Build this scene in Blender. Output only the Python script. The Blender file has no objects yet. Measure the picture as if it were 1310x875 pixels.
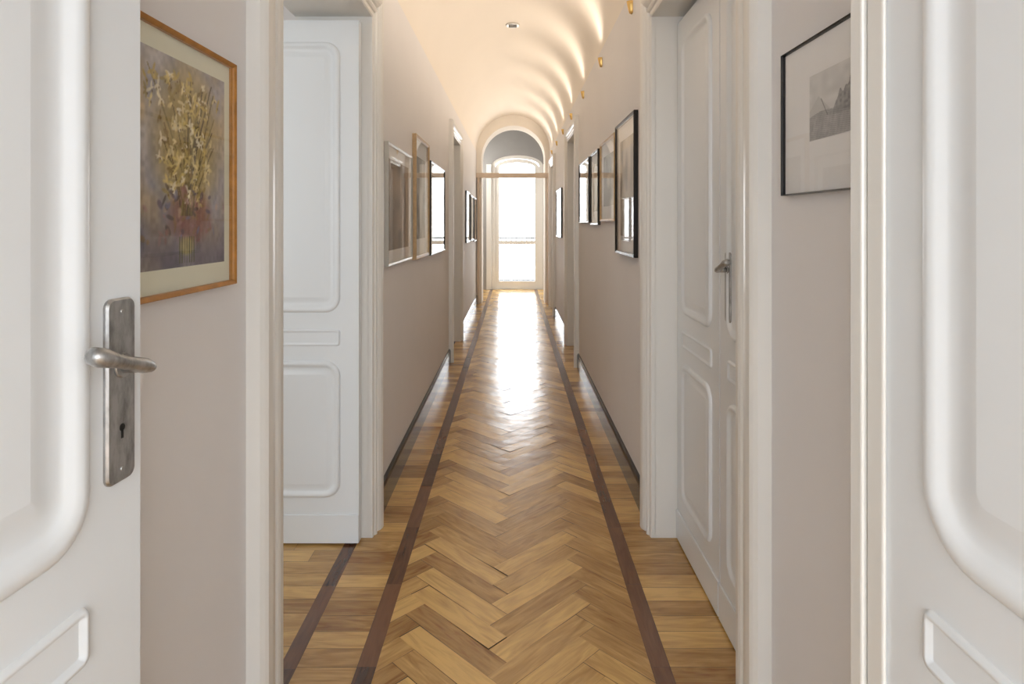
import bpy, math, random
import numpy as np
from mathutils import Vector
random.seed(4)
rng = np.random.RandomState(7)
scene = bpy.context.scene
scene.view_settings.view_transform = 'Standard'
scene.view_settings.look = 'None'
scene.view_settings.exposure = 0.0

def s2l(c):
    return tuple((x/255.0/12.92) if x/255.0 <= 0.04045 else ((x/255.0+0.055)/1.055)**2.4 for x in c[:3])

# ------------------------------------------------------------------ builder
class MB:
    def __init__(s):
        s.v=[]; s.f=[]; s.m=[]; s.sm=[]; s.col=[]; s.uv=[]
    def vert(s,p,c=(1,1,1)):
        s.v.append(tuple(p)); s.col.append(tuple(c)); return len(s.v)-1
    def face(s,idx,m=0,sm=False,uv=None):
        s.f.append(tuple(idx)); s.m.append(m); s.sm.append(sm)
        s.uv.append(uv if uv else [(0,0)]*len(idx))
    def box(s,x0,x1,y0,y1,z0,z1,m=0):
        a=[s.vert(p) for p in [(x0,y0,z0),(x1,y0,z0),(x1,y1,z0),(x0,y1,z0),(x0,y0,z1),(x1,y0,z1),(x1,y1,z1),(x0,y1,z1)]]
        for q in [(0,3,2,1),(4,5,6,7),(0,1,5,4),(1,2,6,5),(2,3,7,6),(3,0,4,7)]:
            s.face([a[i] for i in q],m)
    def tube(s,pts,rad,n=14,m=0,flat=1.0,cap=True):
        rings=[]
        P=[Vector(p) for p in pts]
        up=Vector((0,0,1))
        for i,p in enumerate(P):
            if i==0: t=P[1]-P[0]
            elif i==len(P)-1: t=P[-1]-P[-2]
            else: t=(P[i+1]-P[i]).normalized()+(P[i]-P[i-1]).normalized()
            t.normalize()
            u=up if abs(t.dot(up))<0.95 else Vector((1,0,0))
            a=t.cross(u).normalized(); b=a.cross(t).normalized()
            r=rad[i] if isinstance(rad,(list,tuple)) else rad
            rings.append([s.vert(p+a*math.cos(2*math.pi*k/n)*r+b*math.sin(2*math.pi*k/n)*r*flat) for k in range(n)])
        for i in range(len(rings)-1):
            for k in range(n):
                s.face([rings[i][k],rings[i][(k+1)%n],rings[i+1][(k+1)%n],rings[i+1][k]],m,True)
        if cap:
            s.face(rings[0][::-1],m); s.face(rings[-1],m)
    def build(s,name,mats,loc=(0,0,0),rotz=0,parent=None,bevel=0):
        me=bpy.data.meshes.new(name)
        me.from_pydata(s.v,[],s.f)
        for m in mats: me.materials.append(m)
        me.polygons.foreach_set('material_index',s.m)
        me.polygons.foreach_set('use_smooth',s.sm)
        ca=me.color_attributes.new('pcol','FLOAT_COLOR','POINT')
        ca.data.foreach_set('color',[x for c in s.col for x in (c[0],c[1],c[2],1.0)])
        uvl=me.uv_layers.new(name='UVMap')
        uvl.data.foreach_set('uv',[x for u in s.uv for p in u for x in p])
        me.update()
        o=bpy.data.objects.new(name,me)
        scene.collection.objects.link(o)
        o.location=loc; o.rotation_euler=(0,0,rotz)
        if parent: o.parent=parent
        if bevel:
            b=o.modifiers.new('bev','BEVEL'); b.width=bevel; b.segments=2; b.limit_method='ANGLE'; b.angle_limit=0.6
        return o

def empty(name,loc=(0,0,0),rotz=0):
    e=bpy.data.objects.new(name,None); scene.collection.objects.link(e)
    e.location=loc; e.rotation_euler=(0,0,rotz); e.empty_display_size=0.1
    return e

# ------------------------------------------------------------------ materials
def newmat(name):
    m=bpy.data.materials.new(name); m.use_nodes=True
    nt=m.node_tree; b=nt.nodes['Principled BSDF']
    return m,nt,b
def paint(name,rgb,rough=0.5,var=0.03,scale=6.0,bump=0.0,spec=0.5,coat=0.0,bscale=60):
    m,nt,b=newmat(name)
    c=s2l(rgb)
    tc=nt.nodes.new('ShaderNodeTexCoord')
    n=nt.nodes.new('ShaderNodeTexNoise'); n.inputs['Scale'].default_value=scale; n.inputs['Detail'].default_value=4
    nt.links.new(tc.outputs['Object'],n.inputs['Vector'])
    r=nt.nodes.new('ShaderNodeValToRGB')
    r.color_ramp.elements[0].position=0.3; r.color_ramp.elements[1].position=0.7
    r.color_ramp.elements[0].color=tuple(x*(1-var) for x in c)+(1,)
    r.color_ramp.elements[1].color=tuple(min(1,x*(1+var)) for x in c)+(1,)
    nt.links.new(n.outputs['Fac'],r.inputs['Fac'])
    nt.links.new(r.outputs['Color'],b.inputs['Base Color'])
    b.inputs['Roughness'].default_value=rough
    b.inputs['Specular IOR Level'].default_value=spec
    b.inputs['Coat Weight'].default_value=coat
    if bump:
        n2=nt.nodes.new('ShaderNodeTexNoise'); n2.inputs['Scale'].default_value=bscale; n2.inputs['Detail'].default_value=3
        nt.links.new(tc.outputs['Object'],n2.inputs['Vector'])
        bp=nt.nodes.new('ShaderNodeBump'); bp.inputs['Strength'].default_value=bump; bp.inputs['Distance'].default_value=0.002
        nt.links.new(n2.outputs['Fac'],bp.inputs['Height']); nt.links.new(bp.outputs['Normal'],b.inputs['Normal'])
    return m
M_wall=paint('wall_plaster',(239,236,235),0.75,0.010,3,0.0,0.3)
M_vault=paint('vault_plaster',(247,239,228),0.8,0.008,2,0.0,0.3)
M_white=paint('white_door_enamel',(236,239,241),0.28,0.008,3,0.04,0.5,0.0,25)
M_cas=paint('white_trim_enamel',(238,235,229),0.32,0.008,3,0.04,0.5,0.0,25)
M_base=paint('dark_baseboard_paint',(50,49,52),0.2,0.08,5,0,0.5)
M_dark=paint('shadow_gap_dark',(30,28,26),0.8,0.05,5)
M_gold=paint('brass_sconce_metal',(226,190,120),0.3,0.05,20); M_gold.node_tree.nodes['Principled BSDF'].inputs['Metallic'].default_value=1
M_beam=paint('transom_beige_wood',(230,210,188),0.4,0.05,8)
M_brown=paint('frame_brown_wood',(178,122,54),0.35,0.2,40,0.1)
M_oakf=paint('frame_light_oak',(196,164,120),0.4,0.12,40,0.1)
M_black=paint('frame_black_lacquer',(28,25,25),0.25,0.1,20)
M_silver=paint('frame_silver_leaf',(200,198,192),0.3,0.05,20); M_silver.node_tree.nodes['Principled BSDF'].inputs['Metallic'].default_value=0.5
M_mat=paint('passepartout_cream',(238,236,214),0.9,0.01,20)
M_matw=paint('passepartout_white',(246,245,244),0.9,0.01,20)
M_grey=paint('backlit_shade_grey_plaster',(166,164,162),0.8,0.03,4)  # backlit shade of the end hall put into the plaster colour
M_stone=paint('balcony_stone',(220,216,208),0.7,0.06,10,0.3)
M_iron=paint('railing_paint',(70,70,70),0.5,0.03,10)
def worn():
    m,nt,b=newmat('worn_nickel')
    tc=nt.nodes.new('ShaderNodeTexCoord')
    mp=nt.nodes.new('ShaderNodeMapping'); mp.inputs['Scale'].default_value=(1,1,0.35); nt.links.new(tc.outputs['Object'],mp.inputs['Vector'])
    n=nt.nodes.new('ShaderNodeTexNoise'); n.inputs['Scale'].default_value=70; n.inputs['Detail'].default_value=8; n.inputs['Roughness'].default_value=0.65
    nt.links.new(mp.outputs[0],n.inputs['Vector'])
    r=nt.nodes.new('ShaderNodeValToRGB')
    r.color_ramp.elements[0].position=0.25; r.color_ramp.elements[0].color=s2l((126,125,122))+(1,)
    r.color_ramp.elements[1].position=0.62; r.color_ramp.elements[1].color=s2l((186,186,186))+(1,)
    nt.links.new(n.outputs['Fac'],r.inputs['Fac']); nt.links.new(r.outputs['Color'],b.inputs['Base Color'])
    mr=nt.nodes.new('ShaderNodeMapRange'); mr.inputs['To Min'].default_value=0.5; mr.inputs['To Max'].default_value=0.28
    nt.links.new(n.outputs['Fac'],mr.inputs['Value']); nt.links.new(mr.outputs['Result'],b.inputs['Roughness'])
    b.inputs['Metallic'].default_value=0.85
    return m
M_metal=worn()
def artmat():
    m,nt,b=newmat('printed_artwork')
    a=nt.nodes.new('ShaderNodeAttribute'); a.attribute_name='pcol'
    nt.links.new(a.outputs['Color'],b.inputs['Base Color']); b.inputs['Roughness'].default_value=0.8
    return m
M_art=artmat()
def glassmat(name,k=1.0):
    m=bpy.data.materials.new(name); m.use_nodes=True; nt=m.node_tree; nt.nodes.clear()
    o=nt.nodes.new('ShaderNodeOutputMaterial'); mx=nt.nodes.new('ShaderNodeMixShader')
    t=nt.nodes.new('ShaderNodeBsdfTransparent'); g=nt.nodes.new('ShaderNodeBsdfGlossy'); g.inputs['Roughness'].default_value=0.02
    ge=nt.nodes.new('ShaderNodeNewGeometry')
    d=nt.nodes.new('ShaderNodeVectorMath'); d.operation='DOT_PRODUCT'
    nt.links.new(ge.outputs['Normal'],d.inputs[0]); nt.links.new(ge.outputs['Incoming'],d.inputs[1])
    def M(op,a,b_=None,c=None,cl=False):
        x=nt.nodes.new('ShaderNodeMath'); x.operation=op; x.use_clamp=cl
        for i,q in enumerate((a,b_,c)):
            if q is None: continue
            if isinstance(q,(int,float)): x.inputs[i].default_value=q
            else: nt.links.new(q,x.inputs[i])
        return x.outputs[0]
    a=M('ABSOLUTE',d.outputs['Value']); a=M('SUBTRACT',1.0,a,cl=True); a=M('POWER',a,5.0); a=M('MULTIPLY_ADD',a,0.94*k,0.05*k,True)
    nt.links.new(a,mx.inputs[0])
    nt.links.new(t.outputs[0],mx.inputs[1]); nt.links.new(g.outputs[0],mx.inputs[2]); nt.links.new(mx.outputs[0],o.inputs[0])
    return m
M_glass=glassmat('picture_glass',1.0)
M_pane=glassmat('window_pane_glass',1.0)
# wood
def wood(name,dark,light,rough=0.23,bump=0.3,rw=0.55):
    m,nt,b=newmat(name)
    at=nt.nodes.new('ShaderNodeAttribute'); at.attribute_name='pcol'
    sep=nt.nodes.new('ShaderNodeSeparateColor'); nt.links.new(at.outputs['Color'],sep.inputs[0])
    uv=nt.nodes.new('ShaderNodeUVMap'); uv.uv_map='UVMap'
    mp=nt.nodes.new('ShaderNodeMapping'); mp.inputs['Scale'].default_value=(5,30,1)
    nt.links.new(uv.outputs[0],mp.inputs['Vector'])
    n=nt.nodes.new('ShaderNodeTexNoise'); n.inputs['Scale'].default_value=1.0; n.inputs['Detail'].default_value=6; n.inputs['Distortion'].default_value=1.3
    nt.links.new(mp.outputs[0],n.inputs['Vector'])
    mp2=nt.nodes.new('ShaderNodeMapping'); mp2.inputs['Scale'].default_value=(9,150,1); nt.links.new(uv.outputs[0],mp2.inputs['Vector'])
    n2=nt.nodes.new('ShaderNodeTexNoise'); n2.inputs['Scale'].default_value=1; n2.inputs['Detail'].default_value=3; nt.links.new(mp2.outputs[0],n2.inputs['Vector'])
    a=nt.nodes.new('ShaderNodeMath'); a.operation='MULTIPLY_ADD'; a.inputs[1].default_value=rw; a.inputs[2].default_value=-0.04-rw/2
    nt.links.new(sep.outputs[0],a.inputs[0])
    c=nt.nodes.new('ShaderNodeMath'); c.operation='MULTIPLY_ADD'; c.inputs[1].default_value=0.9
    nt.links.new(n.outputs['Fac'],c.inputs[0]); nt.links.new(a.outputs[0],c.inputs[2])
    d=nt.nodes.new('ShaderNodeMath'); d.operation='MULTIPLY_ADD'; d.inputs[1].default_value=0.3
    nt.links.new(n2.outputs['Fac'],d.inputs[0]); nt.links.new(c.outputs[0],d.inputs[2])
    r=nt.nodes.new('ShaderNodeValToRGB')
    r.color_ramp.elements[0].position=0.12; r.color_ramp.elements[0].color=s2l(dark)+(1,)
    r.color_ramp.elements[1].position=0.88; r.color_ramp.elements[1].color=s2l(light)+(1,)
    nt.links.new(d.outputs[0],r.inputs['Fac']); nt.links.new(r.outputs['Color'],b.inputs['Base Color'])
    tc=nt.nodes.new('ShaderNodeTexCoord')
    n3=nt.nodes.new('ShaderNodeTexNoise'); n3.inputs['Scale'].default_value=9; n3.inputs['Detail'].default_value=2
    nt.links.new(tc.outputs['Object'],n3.inputs['Vector'])
    bp=nt.nodes.new('ShaderNodeBump'); bp.inputs['Strength'].default_value=bump; bp.inputs['Distance'].default_value=0.007
    nt.links.new(n3.outputs['Fac'],bp.inputs['Height']); nt.links.new(bp.outputs['Normal'],b.inputs['Normal'])
    b.inputs['Roughness'].default_value=rough
    b.inputs['Specular IOR Level'].default_value=0.85
    return m
M_oak=wood('oak_parquet',(136,90,42),(228,186,116))
M_maho=wood('walnut_strip',(62,38,26),(124,82,54))

# ------------------------------------------------------------------ dimensions
XL,XR=-0.60,0.585
TH=0.30
XC=(XL+XR)/2; RV=(XR-XL)/2
SPR=2.45
YA,YB=0.15,10.1   # corridor extents
HO=2.15

# ------------------------------------------------------------------ floor
def clip(poly,x0,x1,y0,y1):
    def cl(P,f):
        out=[]
        for i in range(len(P)):
            a=P[i]; b=P[(i+1)%len(P)]
            fa,fb=f(a),f(b)
            if fa>=0: out.append(a)
            if (fa>=0)!=(fb>=0):
                t=fa/(fa-fb); out.append((a[0]+(b[0]-a[0])*t,a[1]+(b[1]-a[1])*t))
        return out
    for f in (lambda p:p[0]-x0,lambda p:x1-p[0],lambda p:p[1]-y0,lambda p:y1-p[1]):
        if len(poly)<3: return []
        poly=cl(poly,f)
    return poly
FL=MB()
def plank(poly,org,d,rect,m=0,tilt=0.010):
    P=clip(poly,*rect)
    if len(P)<3: return
    cx=sum(p[0] for p in P)/len(P); cy=sum(p[1] for p in P)/len(P)
    area=0
    for i in range(len(P)):
        a=P[i]; b=P[(i+1)%len(P)]; area+=a[0]*b[1]-a[1]*b[0]
    if abs(area)<1e-5: return
    if area<0: P=P[::-1]
    r=random.random(); ou=random.uniform(0,50); ov=random.uniform(0,50)
    tx=random.gauss(0,tilt*0.5); ty=random.gauss(0,tilt*0.5)
    idx=[];uv=[]
    for p in P:
        z=(p[0]-cx)*tx+(p[1]-cy)*ty
        idx.append(FL.vert((p[0],p[1],z),(r,r,r)))
        q=(p[0]-org[0],p[1]-org[1])
        uv.append((q[0]*d[0]+q[1]*d[1]+ou,-q[0]*d[1]+q[1]*d[0]+ov))
    FL.face(idx,m,False,uv)
g=0.0006
W=0.08; L=0.40; R2=math.sqrt(2)
rect=(-0.402,0.402,YA,12.2)
VX=-0.02
for j in range(-3,4):
    for k in range(-20,int(13*R2/W)+20):
        ox=k*W+j*L; oy=k*W-j*L
        for (x0,x1,y0,y1,dd) in ((ox,ox+L,oy,oy+W,0),(ox+L,ox+L+W,oy+W-L,oy+W,1)):
            c=[(x0+g,y0+g),(x1-g,y0+g),(x1-g,y1-g),(x0+g,y1-g)]
            P=[((x-y)/R2+VX,(x+y)/R2-0.3) for x,y in c]
            if max(p[1] for p in P)<rect[2] or min(p[1] for p in P)>rect[3]: continue
            if max(p[0] for p in P)<rect[0] or min(p[0] for p in P)>rect[1]: continue
            d=(1/R2,1/R2) if dd==0 else (-1/R2,1/R2)
            plank(P,P[0],d,rect)
def cross(x0,x1,y0,y1,Wd=0.08,Ld=0.45,along='x',m=0):
    if along=='x':
        y=y0; i=0
        while y<y1:
            x=x0-random.random()*Ld if (x1-x0)>Ld else x0
            while x<x1:
                xe=x+Ld if (x1-x0)>Ld else x1
                plank([(x+g,y+g),(xe-g,y+g),(xe-g,y+Wd-g),(x+g,y+Wd-g)],(x,y),(1,0),(x0,x1,y0,y1),m,0.004)
                x=xe
            y+=Wd;i+=1
    else:
        y=y0
        while y<y1:
            plank([(x0+g,y+g),(x1-g,y+g),(x1-g,y+Ld-g),(x0+g,y+Ld-g)],(x0,y),(0,1),(x0,x1,y0,y1),m,0.003)
            y+=Ld
cross(-0.458,-0.402,YA,12.2,Ld=0.42,along='y',m=1)
cross(0.402,0.458,YA,12.2,Ld=0.42,along='y',m=1)
cross(-0.635,-0.458,YA,12.2)
cross(0.458,0.72,YA,12.2)
cross(-0.685,-0.635,1.4,2.7,Ld=0.42,along='y',m=1)
cross(-3.5,-0.685,0.0,3.6)
cross(-1.5,-0.635,10.6,12.2); cross(0.72,1.5,10.6,12.2)
cross(-2,2,-3,YA)
FL.box(-3.7,2.1,-3.1,12.4,-0.10,-0.0025,2)
floor=FL.build('floor',[M_oak,M_maho,M_dark])

# ------------------------------------------------------------------ walls
def wall_seg(name,xa,xb,openings,y0,y1,ztop,mat,lin=0.02):
    b=MB(); y=y0
    for (a,c) in openings:
        b.box(xa,xb,y,a-lin,0,ztop); b.box(xa,xb,a-lin,c+lin,HO+lin,ztop); y=c+lin
    b.box(xa,xb,y,y1,0,ztop)
    return b.build(name,[mat])
OL=[(1.585,2.58),(5.92,6.85)]
OR=[(1.60,2.58),(5.72,6.62),(8.8,9.6)]
wall_seg('wall_left',XL-TH,XL,OL,YA,YB,SPR,M_wall)
wall_seg('wall_right',XR,XR+TH,OR,YA,YB,SPR,M_wall)
b=MB(); b.box(XR+TH,XR+TH+0.08,YA,YB,0,SPR); b.build('leak_blocker_right',[M_wall])  # unseen slab added behind the right doors to stop sky light leaking in
b=MB(); b.box(XL-TH-0.08,XL-TH,3.6,YB,0,SPR); b.build('leak_blocker_left',[M_wall])  # added unseen backing slab, keeps outside light out of the left door gaps
b=MB(); N=48; ys=[YA+(YB-YA)*i/40 for i in range(41)]
for rad,fl in ((RV,False),(RV+0.06,True)):
    rows=[]
    for y in ys:
        rows.append([b.vert((XC+rad*math.cos(math.pi*i/N),y,SPR+rad*math.sin(math.pi*i/N))) for i in range(N+1)])
    for i in range(len(ys)-1):
        for k in range(N):
            q=[rows[i][k],rows[i+1][k],rows[i+1][k+1],rows[i][k+1]]
            b.face(q[::-1] if not fl else q,0,True)
b.build('ceiling',[M_vault])
b=MB()
EX0,EX1=-0.53,0.51
b.box(-2,EX0,-0.05,YA,0,3.2); b.box(EX1,2,-0.05,YA,0,3.2); b.box(EX0,EX1,-0.05,YA,HO+0.03,3.2)
b.build('wall_entry',[M_wall])
b=MB(); b.box(-2.1,-2,-3,YA,0,3.2); b.box(2,2.1,-3,YA,0,3.2); b.box(-2.1,2.1,-3.1,-3,0,3.2); b.build('wall_vestibule_back',[M_wall])
b=MB(); b.box(-2.1,2.1,-3.1,YA,3.2,3.3); b.build('ceiling_entry_room',[M_vault])
b=MB(); b.box(-3.6,-3.5,0,3.6,0,2.9); b.box(-3.6,XL-TH,-0.1,0.0,0,2.9) ; b.box(-3.6,XL-TH,3.6,3.7,0,2.9); b.box(XL-TH,XL-TH+0.02,0,3.7,SPR,2.9)
b.build('wall_side_room',[M_wall])
b=MB(); b.box(-3.6,XL-TH+0.02,-0.1,3.7,2.9,3.0); b.build('ceiling_side_room',[M_vault])

def arch_wall(name,x0,x1,xa,xb,spring,rise,ztop,y0,y1,mats,n=32):
    b=MB()
    b.box(x0,xa,y0,y1,0,ztop); b.box(xb,x1,y0,y1,0,ztop)
    cx=(xa+xb)/2; r=(xb-xa)/2
    pr=[]
    for i in range(n+1):
        a=math.pi*i/n; x=cx-r*math.cos(a); z=spring+rise*math.sin(a)
        pr.append((b.vert((x,y0,z)),b.vert((x,y0,ztop)),b.vert((x,y1,z)),b.vert((x,y1,ztop)),b.vert((x,y0,z)),b.vert((x,y1,z))))
    for i in range(n):
        p,q=pr[i],pr[i+1]
        b.face([p[0],q[0],q[1],p[1]]); b.face([p[2],p[3],q[3],q[2]]); b.face([p[4],p[5],q[5],q[4]],0,True); b.face([p[1],q[1],q[3],p[3]])
    return b.build(name,mats)
arch_wall('wall_arch',-1.6,1.6,-0.515,0.51,2.35,0.52,3.3,YB,10.6,[M_vault])
b=MB(); b.box(-1.6,-1.5,10.6,12.2,0,3.3); b.build('wall_hall_end_left',[M_grey])
b=MB(); b.box(1.5,1.6,10.6,12.2,0,3.3); b.build('wall_hall_end_right',[M_grey])
b=MB(); b.box(-1.6,1.6,YB,12.4,3.3,3.4); b.build('ceiling_hall_end',[M_grey])
DX0,DX1=-0.43,0.57
arch_wall('wall_end',-1.6,1.6,DX0,DX1,2.42,0.2,3.3,12.2,12.4,[M_grey])

# ------------------------------------------------------------------ casings
PROF=[(0,0),(0,0.016),(0.006,0.02),(0.022,0.02),(0.026,0.026),(0.034,0.03),(0.042,0.028),(0.047,0.022),(0.055,0.022),(0.060,0.030),(0.072,0.038),(0.088,0.043),(0.104,0.043),(0.110,0.038),(0.116,0.030),(0.118,0.0)]
tn=[0]
def casing(wx,s,y0,y1,h,depth,k0=1.0):
    tn[0]+=1
    b=MB()
    rows=[]
    for (u,vv) in PROF:
        x=wx+s*vv
        rows.append([(x,y0-u*k0,0.0),(x,y0-u*k0,h+u),(x,y1+u,h+u),(x,y1+u,0.0)])
    for i in range(len(rows)-1):
        for k in range(3):
            q=[rows[i][k],rows[i][k+1],rows[i+1][k+1],rows[i+1][k]]
            if s>0: q=q[::-1]
            b.face([b.vert(p) for p in q],0)
    xa,xb=(wx-s*depth,wx+s*0.001) if s>0 else (wx+s*0.001,wx-s*depth)
    b.box(xa,xb,y0-0.019,y0,0,h); b.box(xa,xb,y1,y1+0.019,0,h); b.box(xa,xb,y0-0.019,y1+0.019,h,h+0.019)
    return b.build('trim_%d'%tn[0],[M_cas])
for i,(a,c) in enumerate(OL): casing(XL,1,a,c,HO,TH,1.55 if i==0 else 1)
for i,(a,c) in enumerate(OR): casing(XR,-1,a,c,HO,TH,1.55 if i==0 else 1)
b=MB(); b.box(EX0,EX0+0.02,-0.05,YA,0,HO+0.03); b.box(EX1-0.02,EX1,-0.05,YA,0,HO+0.03); b.box(EX0,EX1,-0.05,YA,HO+0.01,HO+0.03)
b.build('trim_entry',[M_cas])

# baseboards
def base(name,x,s,segs):
    b=MB()
    for (a,c) in segs:
        P=[(0,0.0),(0.018,0.0),(0.018,0.108),(0.014,0.122),(0.006,0.130),(0,0.130)]
        r0=[b.vert((x+s*u,a,z)) for u,z in P]; r1=[b.vert((x+s*u,c,z)) for u,z in P]
        n=len(P)
        for i in range(n):
            q=[r0[i],r0[(i+1)%n],r1[(i+1)%n],r1[i]]
            b.face(q if s<0 else q[::-1])
        b.face(r0); b.face(r1[::-1])
    return b.build(name,[M_base])
cw=0.119; cw0=0.185
base('baseboard_left',XL,1,[(0.83,OL[0][0]-cw0),(OL[0][1]+cw,OL[1][0]-cw),(OL[1][1]+cw,YB)])
base('baseboard_right',XR,-1,[(0.86,OR[0][0]-cw0),(OR[0][1]+cw,OR[1][0]-cw),(OR[1][1]+cw,OR[2][0]-cw),(OR[2][1]+cw,YB)])

# ------------------------------------------------------------------ door leaves
def rrect(x0,x1,z0,z1,r,n=7):
    r=max(0.002,min(r,(x1-x0)/2-0.001,(z1-z0)/2-0.001))
    P=[]
    for (cx,cz,a0) in ((x1-r,z1-r,0),(x0+r,z1-r,90),(x0+r,z0+r,180),(x1-r,z0+r,270)):
        for i in range(n+1):
            a=math.radians(a0+90*i/n); P.append((cx+r*math.cos(a),cz+r*math.sin(a)))
    return P
def panel(b,x0,x1,z0,z1,y,s,k=1.0,r=0.06,prof=None):
    pr=prof or [(0,0),(0.002,0.006),(0.007,0.010),(0.014,0.011),(0.021,0.008),(0.027,0.003),(0.032,0.0012),(0.045,0.0012),(0.055,0.004),(0.062,0.005)]
    prev=None
    for (o,h) in pr:
        o*=k
        P=rrect(x0+o,x1-o,z0+o,z1-o,r-o*0.8)
        cur=[b.vert((p[0],y+s*h,p[1])) for p in P]
        if prev:
            n=len(cur)
            for i in range(n):
                q=[prev[i],prev[(i+1)%n],cur[(i+1)%n],cur[i]]
                b.face(q if s>0 else q[::-1],0,True)
        prev=cur
    cap=[b.vert(b.v[i]) for i in prev]
    b.face(cap if s>0 else cap[::-1],0)
SMALL=[(0,0),(0.003,0.006),(0.008,0.006),(0.012,0.001),(0.014,0.001)]
def leaf(name,w,loc,rotz,parent=None,h=2.11,t=0.04,x0=0.075,x1=None,k=1.0,astr=False,handle=None,r=0.06,lz=0.030):
    if x1 is None: x1=x0
    e=empty(name,loc,rotz)
    b=MB(); b.box(0,w,0,t,0,h)
    for (y,s) in ((0.0,-1),(t,1)):
        panel(b,x0,w-x1,0.93,h-0.088,y,s,k,r)
        panel(b,x0,w-x1,0.795,0.862,y,s,1,0.012,SMALL)
        panel(b,x0,w-x1,0.184,0.735,y,s,k*0.9,r)
    b.build('leaf_panelled',[M_white],parent=e)
    b=MB(); b.box(0.0,w,-0.006,0.0,0.0,0.115); b.box(0,w,t,t+0.006,0,0.115); b.build('kick_board',[M_white],parent=e,bevel=0.002)
    if astr:
        b=MB(); b.box(-0.012,0.016,-0.010,0.0,0,h); b.box(0.02,0.055,-0.006,0,0,h); b.build('astragal',[M_cas],parent=e,bevel=0.004)
    if handle:
        px,zc,dr=handle
        b=MB()
        P=rrect(px-0.022,px+0.022,zc-0.109,zc+0.109,0.010)
        f=[b.vert((p[0],-0.006,p[1])) for p in P]
        P2=rrect(px-0.024,px+0.024,zc-0.111,zc+0.111,0.011)
        g2=[b.vert((p[0],-0.003,p[1])) for p in P2]; g3=[b.vert((p[0],0.0,p[1])) for p in P2]
        n=len(P)
        for i in range(n):
            b.face([f[i],g2[i],g2[(i+1)%n],f[(i+1)%n]]); b.face([g2[i],g3[i],g3[(i+1)%n],g2[(i+1)%n]])
        b.face(f[::-1])
        zh=zc+lz
        b.tube([(px,-0.006,zh),(px,-0.010,zh)],[0.015,0.014],20)
        b.tube([(px,-0.008,zh),(px,-0.030,zh)],[0.009,0.0085],16)
        b.tube([(px-dr*0.013,-0.034,zh-0.004),(px-dr*0.008,-0.035,zh-0.003),(px+dr*0.004,-0.036,zh+0.001),(px+dr*0.026,-0.038,zh+0.008),(px+dr*0.052,-0.038,zh+0.017),(px+dr*0.073,-0.036,zh+0.025),(px+dr*0.083,-0.034,zh+0.029),(px+dr*0.087,-0.033,zh+0.030)],
               [0.004,0.009,0.0115,0.010,0.010,0.0135,0.012,0.005],16,flat=0.8)
        b.tube([(px,-0.0058,zc-0.045),(px,-0.0066,zc-0.045)],[0.0045,0.0045],14,1)
        b.box(px-0.0018,px+0.0018,-0.0066,-0.0058,zc-0.058,zc-0.045,1)
        for dz in (-0.095,0.095): b.tube([(px,-0.0058,zc+dz),(px,-0.0075,zc+dz)],[0.0035,0.0025],10,0)
        b.build('handle_and_plate',[M_metal,M_dark],parent=e)
    return e
hx,hy,fx,fy=-0.522,0.2,-0.476,0.797
leaf('door_1',0.599,(hx,hy,0.008),math.atan2(fy-hy,fx-hx),x0=0.09,x1=0.09,k=1.3,r=0.06,handle=(0.558,1.09,-1))
fx,fy,hx,hy=0.462,0.829,0.474,0.23
leaf('door_2',0.599,(fx,fy,0.008),math.atan2(hy-fy,hx-fx),x0=0.125,x1=0.09,k=1.3,r=0.08,astr=True)
leaf('door_3',0.52,(-0.625-0.52,2.525,0.008),0)
leaf('door_4',0.52,(-0.625,1.63,0.008),math.pi)
leaf('door_5',0.523,(0.675,2.573,0.008),-math.pi/2)
leaf('door_6',0.438,(0.675,2.042,0.008),-math.pi/2,handle=(0.085,1.09,1),lz=0.055)
leaf('door_7',0.44,(0.675,6.61,0.008),-math.pi/2); leaf('door_8',0.44,(0.675,6.165,0.008),-math.pi/2,handle=(0.06,1.09,1))
leaf('door_9',0.45,(-0.69,5.93,0.008),math.pi/2,handle=(0.39,1.09,-1)); leaf('door_10',0.45,(-0.69,6.39,0.008),math.pi/2)
leaf('door_11',0.39,(0.675,9.59,0.008),-math.pi/2); leaf('door_12',0.39,(0.675,9.195,0.008),-math.pi/2)

# ------------------------------------------------------------------ art
def noise2(h,w,cells):
    gmap=rng.rand(cells+2,cells+2)
    yy=np.linspace(0,cells,h); xx=np.linspace(0,cells,w)
    yi=yy.astype(int); xi=xx.astype(int); fy=(yy-yi)[:,None]; fx=(xx-xi)[None,:]
    fy=fy*fy*(3-2*fy); fx=fx*fx*(3-2*fx)
    a=gmap[np.ix_(yi,xi)];b_=gmap[np.ix_(yi,xi+1)];c=gmap[np.ix_(yi+1,xi)];d=gmap[np.ix_(yi+1,xi+1)]
    return (a*(1-fx)+b_*fx)*(1-fy)+(c*(1-fx)+d*fx)*fy
def lerp(A,c,m): return A*(1-m[...,None])+np.array(c,float)*m[...,None]
def blob(A,U,V,cx,cy,rx,ry,ang,c,al=1.0,asp=1.0):
    dx=(U-cx); dy=(V-cy)*asp
    ca,sa=math.cos(ang),math.sin(ang)
    a=(dx*ca+dy*sa)/rx; b_=(-dx*sa+dy*ca)/ry
    m=np.clip(1.6-1.6*(a*a+b_*b_),0,1)*al
    return lerp(A,c,m)
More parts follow.
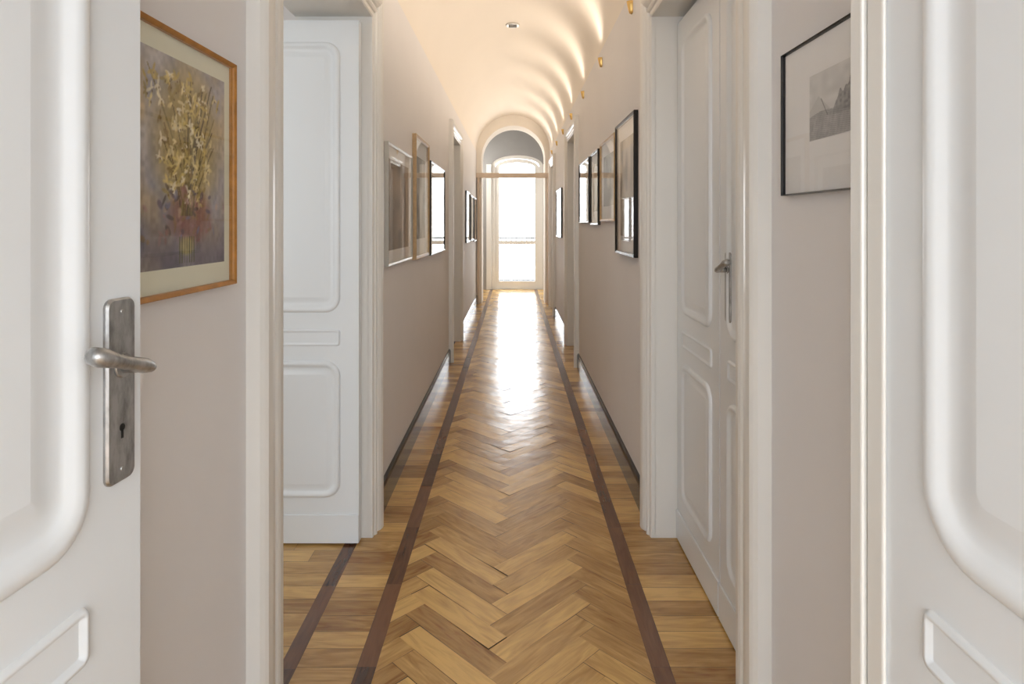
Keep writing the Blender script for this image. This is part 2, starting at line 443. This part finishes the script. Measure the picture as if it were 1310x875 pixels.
def art_flowers(h=200,w=150):
    V,U=np.meshgrid(np.linspace(0,1,h),np.linspace(0,1,w),indexing='ij')
    A=np.ones((h,w,3))*np.array([182,176,176.])
    A=lerp(A,(214,208,202),np.clip(noise2(h,w,5)*1.8-0.7,0,1)*0.8)
    A=lerp(A,(144,146,164),np.clip(noise2(h,w,6)*2-1.0,0,1)*0.8)
    A=lerp(A,(210,186,142),np.clip(noise2(h,w,7)*2-0.7,0,1)*0.7)
    A=lerp(A,(182,158,98),np.clip(1.35-((U-0.52)**2/0.16+(V-0.62)**2/0.14),0,1)*0.85)
    low=np.clip((0.36-V)*3.0,0,1)
    A=lerp(A,(112,106,118),low*np.clip(noise2(h,w,6)*1.4,0,1))
    A=lerp(A,(144,100,92),np.clip(1.3-((U-0.55)**2/0.07+(V-0.25)**2/0.02),0,1)*0.8)
    for i in range(26):
        x0=0.5+random.uniform(-0.07,0.07); x1=0.5+random.uniform(-0.42,0.42); top=random.uniform(0.6,0.95)
        t=np.clip((V-0.25)/(top-0.25),0,1); xc=x0+(x1-x0)*t**1.3
        m=((np.abs(U-xc)<0.007)&(V>0.25)&(V<top)).astype(float)
        A=lerp(A,random.choice([(106,92,56),(136,122,74),(92,80,62),(120,96,60)]),m*0.75)
    pal=[(236,222,174),(220,200,130),(242,234,210),(200,176,106),(168,148,94),(228,212,156),(146,122,76)]
    for i in range(170):
        cx=0.5+random.gauss(0,0.2); cy=random.uniform(0.33,0.93)
        if abs(cx-0.5)>0.17+0.5*(cy-0.25): continue
        c=random.choice(pal)
        for k in range(4):
            an=random.uniform(0,6.28); rr=random.uniform(0.016,0.04)
            A=blob(A,U,V,cx+math.cos(an)*rr*0.8,cy+math.sin(an)*rr*0.6,rr,rr*0.38,an,c,0.8,1.3)
        A=blob(A,U,V,cx+0.01,cy-0.012,0.009,0.009,0,(112,88,52),0.7,1.3)
    for i in range(80):
        cx=0.5+random.gauss(0,0.2); cy=random.uniform(0.12,0.38)
        A=blob(A,U,V,cx,cy,random.uniform(.015,.05),random.uniform(.01,.025),random.uniform(0,3),random.choice([(150,100,100),(170,134,130),(90,78,100),(76,66,66),(190,164,140),(124,130,160),(150,120,80)]),0.6,1.3)
    A=blob(A,U,V,0.5,0.10,0.10,0.07,0,(196,182,122),0.8,1.3)
    for i in range(7):
        xc=0.42+0.028*i
        m=((np.abs(U-xc)<0.006)&(V>0.02)&(V<0.15)).astype(float); A=lerp(A,(90,90,60),m*0.8)
    A*= (0.92+0.16*noise2(h,w,40))[...,None]
    return np.clip(A,0,255)
def art_engraving(h=110,w=140):
    V,U=np.meshgrid(np.linspace(0,1,h),np.linspace(0,1,w),indexing='ij')
    A=np.ones((h,w,3))*np.array([226,225,223.])
    A*=(0.92+0.10*noise2(h,w,9))[...,None]
    ridge=0.42+0.45*np.clip((U-0.55)/0.45,0,1)**0.7+0.05*np.sin(U*23)+0.03*np.sin(U*61)
    ridge2=0.40+0.25*np.clip(1-np.abs(U-0.2)/0.25,0,1)
    A=lerp(A,(200,200,198),((V<ridge2)&(V>0.33)).astype(float)*0.8)
    hill=((V<ridge)&(U>0.5)&(V>0.3)).astype(float)
    A=lerp(A,(118,118,120),hill*(0.35+0.6*noise2(h,w,26)))
    sea=(V<0.36+0.05*np.sin(U*5)).astype(float)
    A=lerp(A,(164,164,166),sea*(0.45+0.45*noise2(h,w,18)))
    hat=(np.sin(V*220+U*30)>0.3).astype(float)*sea
    A=lerp(A,(124,124,126),hat*0.4)
    A=lerp(A,(90,90,92),((np.abs(U-0.38+0.5*(V-.35))<0.008)&(V>0.33)&(V<0.6)).astype(float)*0.6)
    return np.clip(A,0,255)
def art_generic(c1,c2,h=50,w=36):
    V,U=np.meshgrid(np.linspace(0,1,h),np.linspace(0,1,w),indexing='ij')
    A=np.ones((h,w,3))*np.array(c1,float)
    A=lerp(A,c2,np.clip(noise2(h,w,4)*2-0.6,0,1))
    A=lerp(A,tuple(x*0.5 for x in c2),np.clip(noise2(h,w,6)*2.4-1.4,0,1))
    return np.clip(A,0,255)
def toLin(A):
    A=A/255.0
    return np.where(A<=0.04045,A/12.92,((A+0.055)/1.055)**2.4)
def picture(name,side,y0,y1,z0,z1,fw,fd,mframe,mmat,art,mg,tilt=0.0):
    w=y1-y0;h=z1-z0
    b=MB()
    prof=[(0,fd),(0,0.002),(fw*0.15,0.0),(fw*0.45,0.001),(fw*0.8,0.003),(fw,0.006),(fw,fd-0.002)]
    rows=[[(o,y,o),(w-o,y,o),(w-o,y,h-o),(o,y,h-o)] for o,y in prof]
    for i in range(len(rows)-1):
        for k in range(4):
            b.face([b.vert(p) for p in (rows[i][k],rows[i][(k+1)%4],rows[i+1][(k+1)%4],rows[i+1][k])],0)
    b.box(fw*0.9,w-fw*0.9,fd-0.005,fd-0.001,fw*0.9,h-fw*0.9,1)
    q=[b.vert(p) for p in ((fw*0.9,0.006,fw*0.9),(w-fw*0.9,0.006,fw*0.9),(w-fw*0.9,0.006,h-fw*0.9),(fw*0.9,0.006,h-fw*0.9))]
    b.face(q,3)
    ml,mr,mb,mt=mg
    A=toLin(art); hh,ww,_=A.shape
    x0=fw+ml;x1=w-fw-mr;zz0=fw+mb;zz1=h-fw-mt
    idx=[[b.vert((x0+(x1-x0)*j/(ww-1),fd-0.0058,zz0+(zz1-zz0)*i/(hh-1)),A[i,j]) for j in range(ww)] for i in range(hh)]
    for i in range(hh-1):
        for j in range(ww-1):
            b.face([idx[i][j],idx[i][j+1],idx[i+1][j+1],idx[i+1][j]],2)
    gap=0.001
    if side=='L': o=b.build(name,[mframe,mmat,M_art,M_glass],(XL+fd+gap,y0,z0),math.pi/2)
    else: o=b.build(name,[mframe,mmat,M_art,M_glass],(XR-fd-gap,y1,z0),-math.pi/2)
    return o
picture('framed_flower_painting','L',0.955,1.315,1.172,1.632,0.009,0.018,M_brown,M_mat,art_flowers(),(0.024,0.024,0.04,0.035))
picture('framed_engraving','R',0.93,1.335,1.357,1.656,0.0035,0.014,M_black,M_matw,art_engraving(),(0.11,0.11,0.098,0.068))
G=art_generic
picture('framed_print','L',2.90,3.60,1.095,1.68,0.012,0.02,M_silver,M_matw,G((120,104,90),(160,140,120)),(0.06,0.06,0.06,0.06))
picture('framed_print','L',3.70,4.28,1.08,1.83,0.02,0.025,M_oakf,M_matw,G((190,186,176),(150,144,130)),(0.08,0.08,0.1,0.1))
picture('framed_print','L',4.40,5.30,1.07,1.74,0.014,0.02,M_black,M_matw,G((110,110,110),(170,168,160)),(0.1,0.1,0.08,0.08))
picture('framed_print','L',7.75,8.35,1.05,1.70,0.02,0.02,M_black,M_matw,G((110,90,70),(170,160,140)),(0.08,0.08,0.08,0.08))
picture('framed_print','L',8.55,9.15,1.05,1.68,0.02,0.02,M_black,M_matw,G((110,100,90),(170,160,140)),(0.08,0.08,0.08,0.08))
picture('framed_print','L',9.3,9.95,1.02,1.68,0.02,0.02,M_black,M_matw,G((110,100,90),(170,160,140)),(0.08,0.08,0.08,0.08))
picture('framed_print','R',2.93,3.47,1.135,1.83,0.016,0.022,M_black,M_matw,G((170,160,146),(210,204,190)),(0.07,0.07,0.08,0.08))
picture('framed_print','R',3.52,4.10,1.31,1.81,0.014,0.02,M_oakf,M_matw,G((150,150,146),(204,200,190)),(0.07,0.07,0.08,0.08))
picture('framed_print','R',4.20,4.62,1.285,1.80,0.016,0.02,M_black,M_matw,G((150,130,110),(200,194,180)),(0.07,0.07,0.08,0.08))
picture('framed_print','R',4.72,5.42,1.30,1.80,0.014,0.02,M_black,M_matw,G((150,150,146),(204,200,190)),(0.07,0.07,0.08,0.08))
picture('framed_print','R',7.45,8.3,1.12,1.72,0.02,0.022,M_black,M_matw,G((110,104,96),(170,164,150)),(0.07,0.07,0.08,0.08))

# ------------------------------------------------------------------ sconces
y=3.08-1.055
while y<9.9:
    e=empty('wall_sconce',(XR,y,2.36))
    b=MB()
    b.box(-0.004,0,-0.016,0.016,-0.028,0.030)
    n=16
    prev=None
    for (rr,z) in ((0.003,-0.032),(0.009,-0.028),(0.013,-0.012),(0.017,0.012),(0.020,0.030),(0.018,0.030),(0.015,0.012),(0.009,-0.018),(0.001,-0.020)):
        cur=[b.vert((-0.004-rr*1.25*math.sin(math.pi*i/n),-rr*math.cos(math.pi*i/n),z)) for i in range(n+1)]
        if prev:
            for i in range(n): b.face([prev[i],prev[i+1],cur[i+1],cur[i]],0,True)
        prev=cur
    b.build('brass_cup',[M_gold],parent=e)
    l=bpy.data.lights.new('sconce_lamp','SPOT'); l.energy=15.5; l.color=(1.0,0.86,0.71); l.spot_size=math.radians(160); l.spot_blend=1.0; l.shadow_soft_size=0.015
    o=bpy.data.objects.new('sconce_lamp',l); scene.collection.objects.link(o); o.parent=e; o.location=(-0.046,0,0.044); o.rotation_euler=(math.radians(180),math.radians(-52),0)
    y+=1.055
b=MB(); 
zc=SPR+RV
b.tube([(XC,5.5,zc-0.004),(XC,5.5,zc-0.012)],[0.062,0.056],28)
for i in range(-2,3): b.box(XC-0.036,XC+0.036,5.5+i*0.018-0.004,5.5+i*0.018+0.004,zc-0.0135,zc-0.0118,1)
b.build('ceiling_vent',[M_cas,M_dark])
b=MB(); b.box(XL+0.002,XR-0.002,10.02,10.085,2.02,2.10); b.build('trim_transom_beam',[M_beam],bevel=0.004)
b=MB(); b.box(XR-0.05,XR-0.018,10.02,10.085,0.0,2.02); b.build('trim_transom_post',[M_beam],bevel=0.004)
b=MB(); b.box(XL+0.018,XL+0.05,10.02,10.085,0.0,2.02); b.build('trim_transom_post_left',[M_beam],bevel=0.004)

# ------------------------------------------------------------------ french door
e=empty('window_1',(0,12.22,0))
b=MB()
def arcbar(b,cx,r,spring,rise,wd,y0,y1,n=24):
    prev=None
    for i in range(n+1):
        a=math.pi*i/n
        xo=cx-r*math.cos(a); zo=spring+rise*math.sin(a)
        xi=cx-(r-wd)*math.cos(a); zi=spring+(rise-wd*0.9)*math.sin(a) if rise>wd else spring
        cur=[b.vert(p) for p in ((xo,y0,zo),(xi,y0,zi),(xi,y1,zi),(xo,y1,zo))]
        if prev:
            for k in range(4): b.face([prev[k],cur[k],cur[(k+1)%4],prev[(k+1)%4]])
        prev=cur
cx=(DX0+DX1)/2; r=(DX1-DX0)/2
b.box(DX0,DX0+0.07,0,0.12,0,2.42); b.box(DX1-0.07,DX1,0,0.12,0,2.42)
arcbar(b,cx,r,2.42,0.2,0.07,0,0.12)
b.box(DX0+0.07,DX1-0.07,0,0.12,0,0.03)
b.build('frame',[M_cas],parent=e)
b=MB()
a0,a1=DX0+0.07,DX1-0.07
b.box(a0,a0+0.08,0.03,0.08,0.03,2.38); b.box(a1-0.08,a1,0.03,0.08,0.03,2.38)
c0,c1=a0+0.08,a1-0.08
b.box(c0,c1,0.03,0.08,0.03,0.16); b.box(c0,c1,0.03,0.08,0.88,0.95)
arcbar(b,cx,r-0.07,2.38,0.17,0.08,0.03,0.08)
b.box(c0,c1,0.03,0.08,2.24,2.28)
b.build('sash',[M_cas],parent=e)
b=MB(); q=[b.vert(p) for p in ((c0,0.055,0.16),(c1,0.055,0.16),(c1,0.055,2.42),(c0,0.055,2.42))]; b.face(q); b.build('pane',[M_pane],parent=e)
b=MB(); b.box(DX0-0.1,DX0-0.002,12.165,12.2,0,2.44); b.box(DX1+0.002,DX1+0.1,12.165,12.2,0,2.44); b.build('trim_french_door',[M_cas],bevel=0.005)
b=MB(); b.box(-1.6,1.7,12.41,13.5,-0.15,-0.02); b.build('balcony_slab',[M_stone])
b=MB(); b.box(-1.5,1.6,13.36,13.40,0.96,1.0); b.box(-1.5,1.6,13.365,13.395,0.06,0.09)
x=-1.48
while x<1.6:
    b.tube([(x,13.38,-0.02 if abs((x+1.48)%0.99)<0.05 else 0.08),(x,13.38,0.97)],[0.009,0.009],8); x+=0.11
b.build('balcony_railing',[M_iron])

# ------------------------------------------------------------------ world & lights
w=bpy.data.worlds.new('World'); scene.world=w; w.use_nodes=True; nt=w.node_tree
bg=nt.nodes['Background']; bg.inputs['Strength'].default_value=13.0
tc=nt.nodes.new('ShaderNodeTexCoord'); sp=nt.nodes.new('ShaderNodeSeparateXYZ'); nt.links.new(tc.outputs['Generated'],sp.inputs[0])
rp=nt.nodes.new('ShaderNodeValToRGB'); rp.color_ramp.elements[0].position=0.0; rp.color_ramp.elements[0].color=(0.80,0.82,0.84,1)
rp.color_ramp.elements[1].position=0.6; rp.color_ramp.elements[1].color=(0.86,0.94,1.0,1)
nt.links.new(sp.outputs[2],rp.inputs['Fac']); nt.links.new(rp.outputs['Color'],bg.inputs['Color'])
def area(name,loc,rot,sx,sy,en,col,portal=False):
    l=bpy.data.lights.new(name,'AREA'); l.shape='RECTANGLE'; l.size=sx; l.size_y=sy; l.energy=en; l.color=col
    if portal: l.cycles.is_portal=True
    o=bpy.data.objects.new(name,l); scene.collection.objects.link(o); o.location=loc; o.rotation_euler=rot
    return o
area('window_portal',(0.07,12.45,1.3),(math.radians(-90),0,0),1.2,2.8,10,(1,1,1),True)
area('entry_room_window_light',(0,-2.8,1.7),(math.radians(90),0,0),3.2,2.2,138,(0.84,0.92,1.0))
area('side_room_window_light',(-2.2,0.3,1.6),(math.radians(90),0,math.radians(-10)),1.8,2.0,28,(0.88,0.95,1.0))
area('hall_end_fill',(-1.2,11.4,2.6),(0,math.radians(-50),0),0.6,0.6,22,(1.0,0.97,0.92))  # added fill lamp without a visible fixture, brightens the end hall from inside

# ------------------------------------------------------------------ camera
cam=bpy.data.cameras.new('camera'); co=bpy.data.objects.new('camera',cam); scene.collection.objects.link(co)
co.location=(0,0,1.3); co.rotation_euler=(math.radians(90),0,0)
cam.sensor_width=36; cam.sensor_fit='HORIZONTAL'; cam.lens=800/1310*36; cam.shift_x=-2/1310; cam.shift_y=-152.5/1310
cam.clip_start=0.02; cam.clip_end=200
scene.camera=co
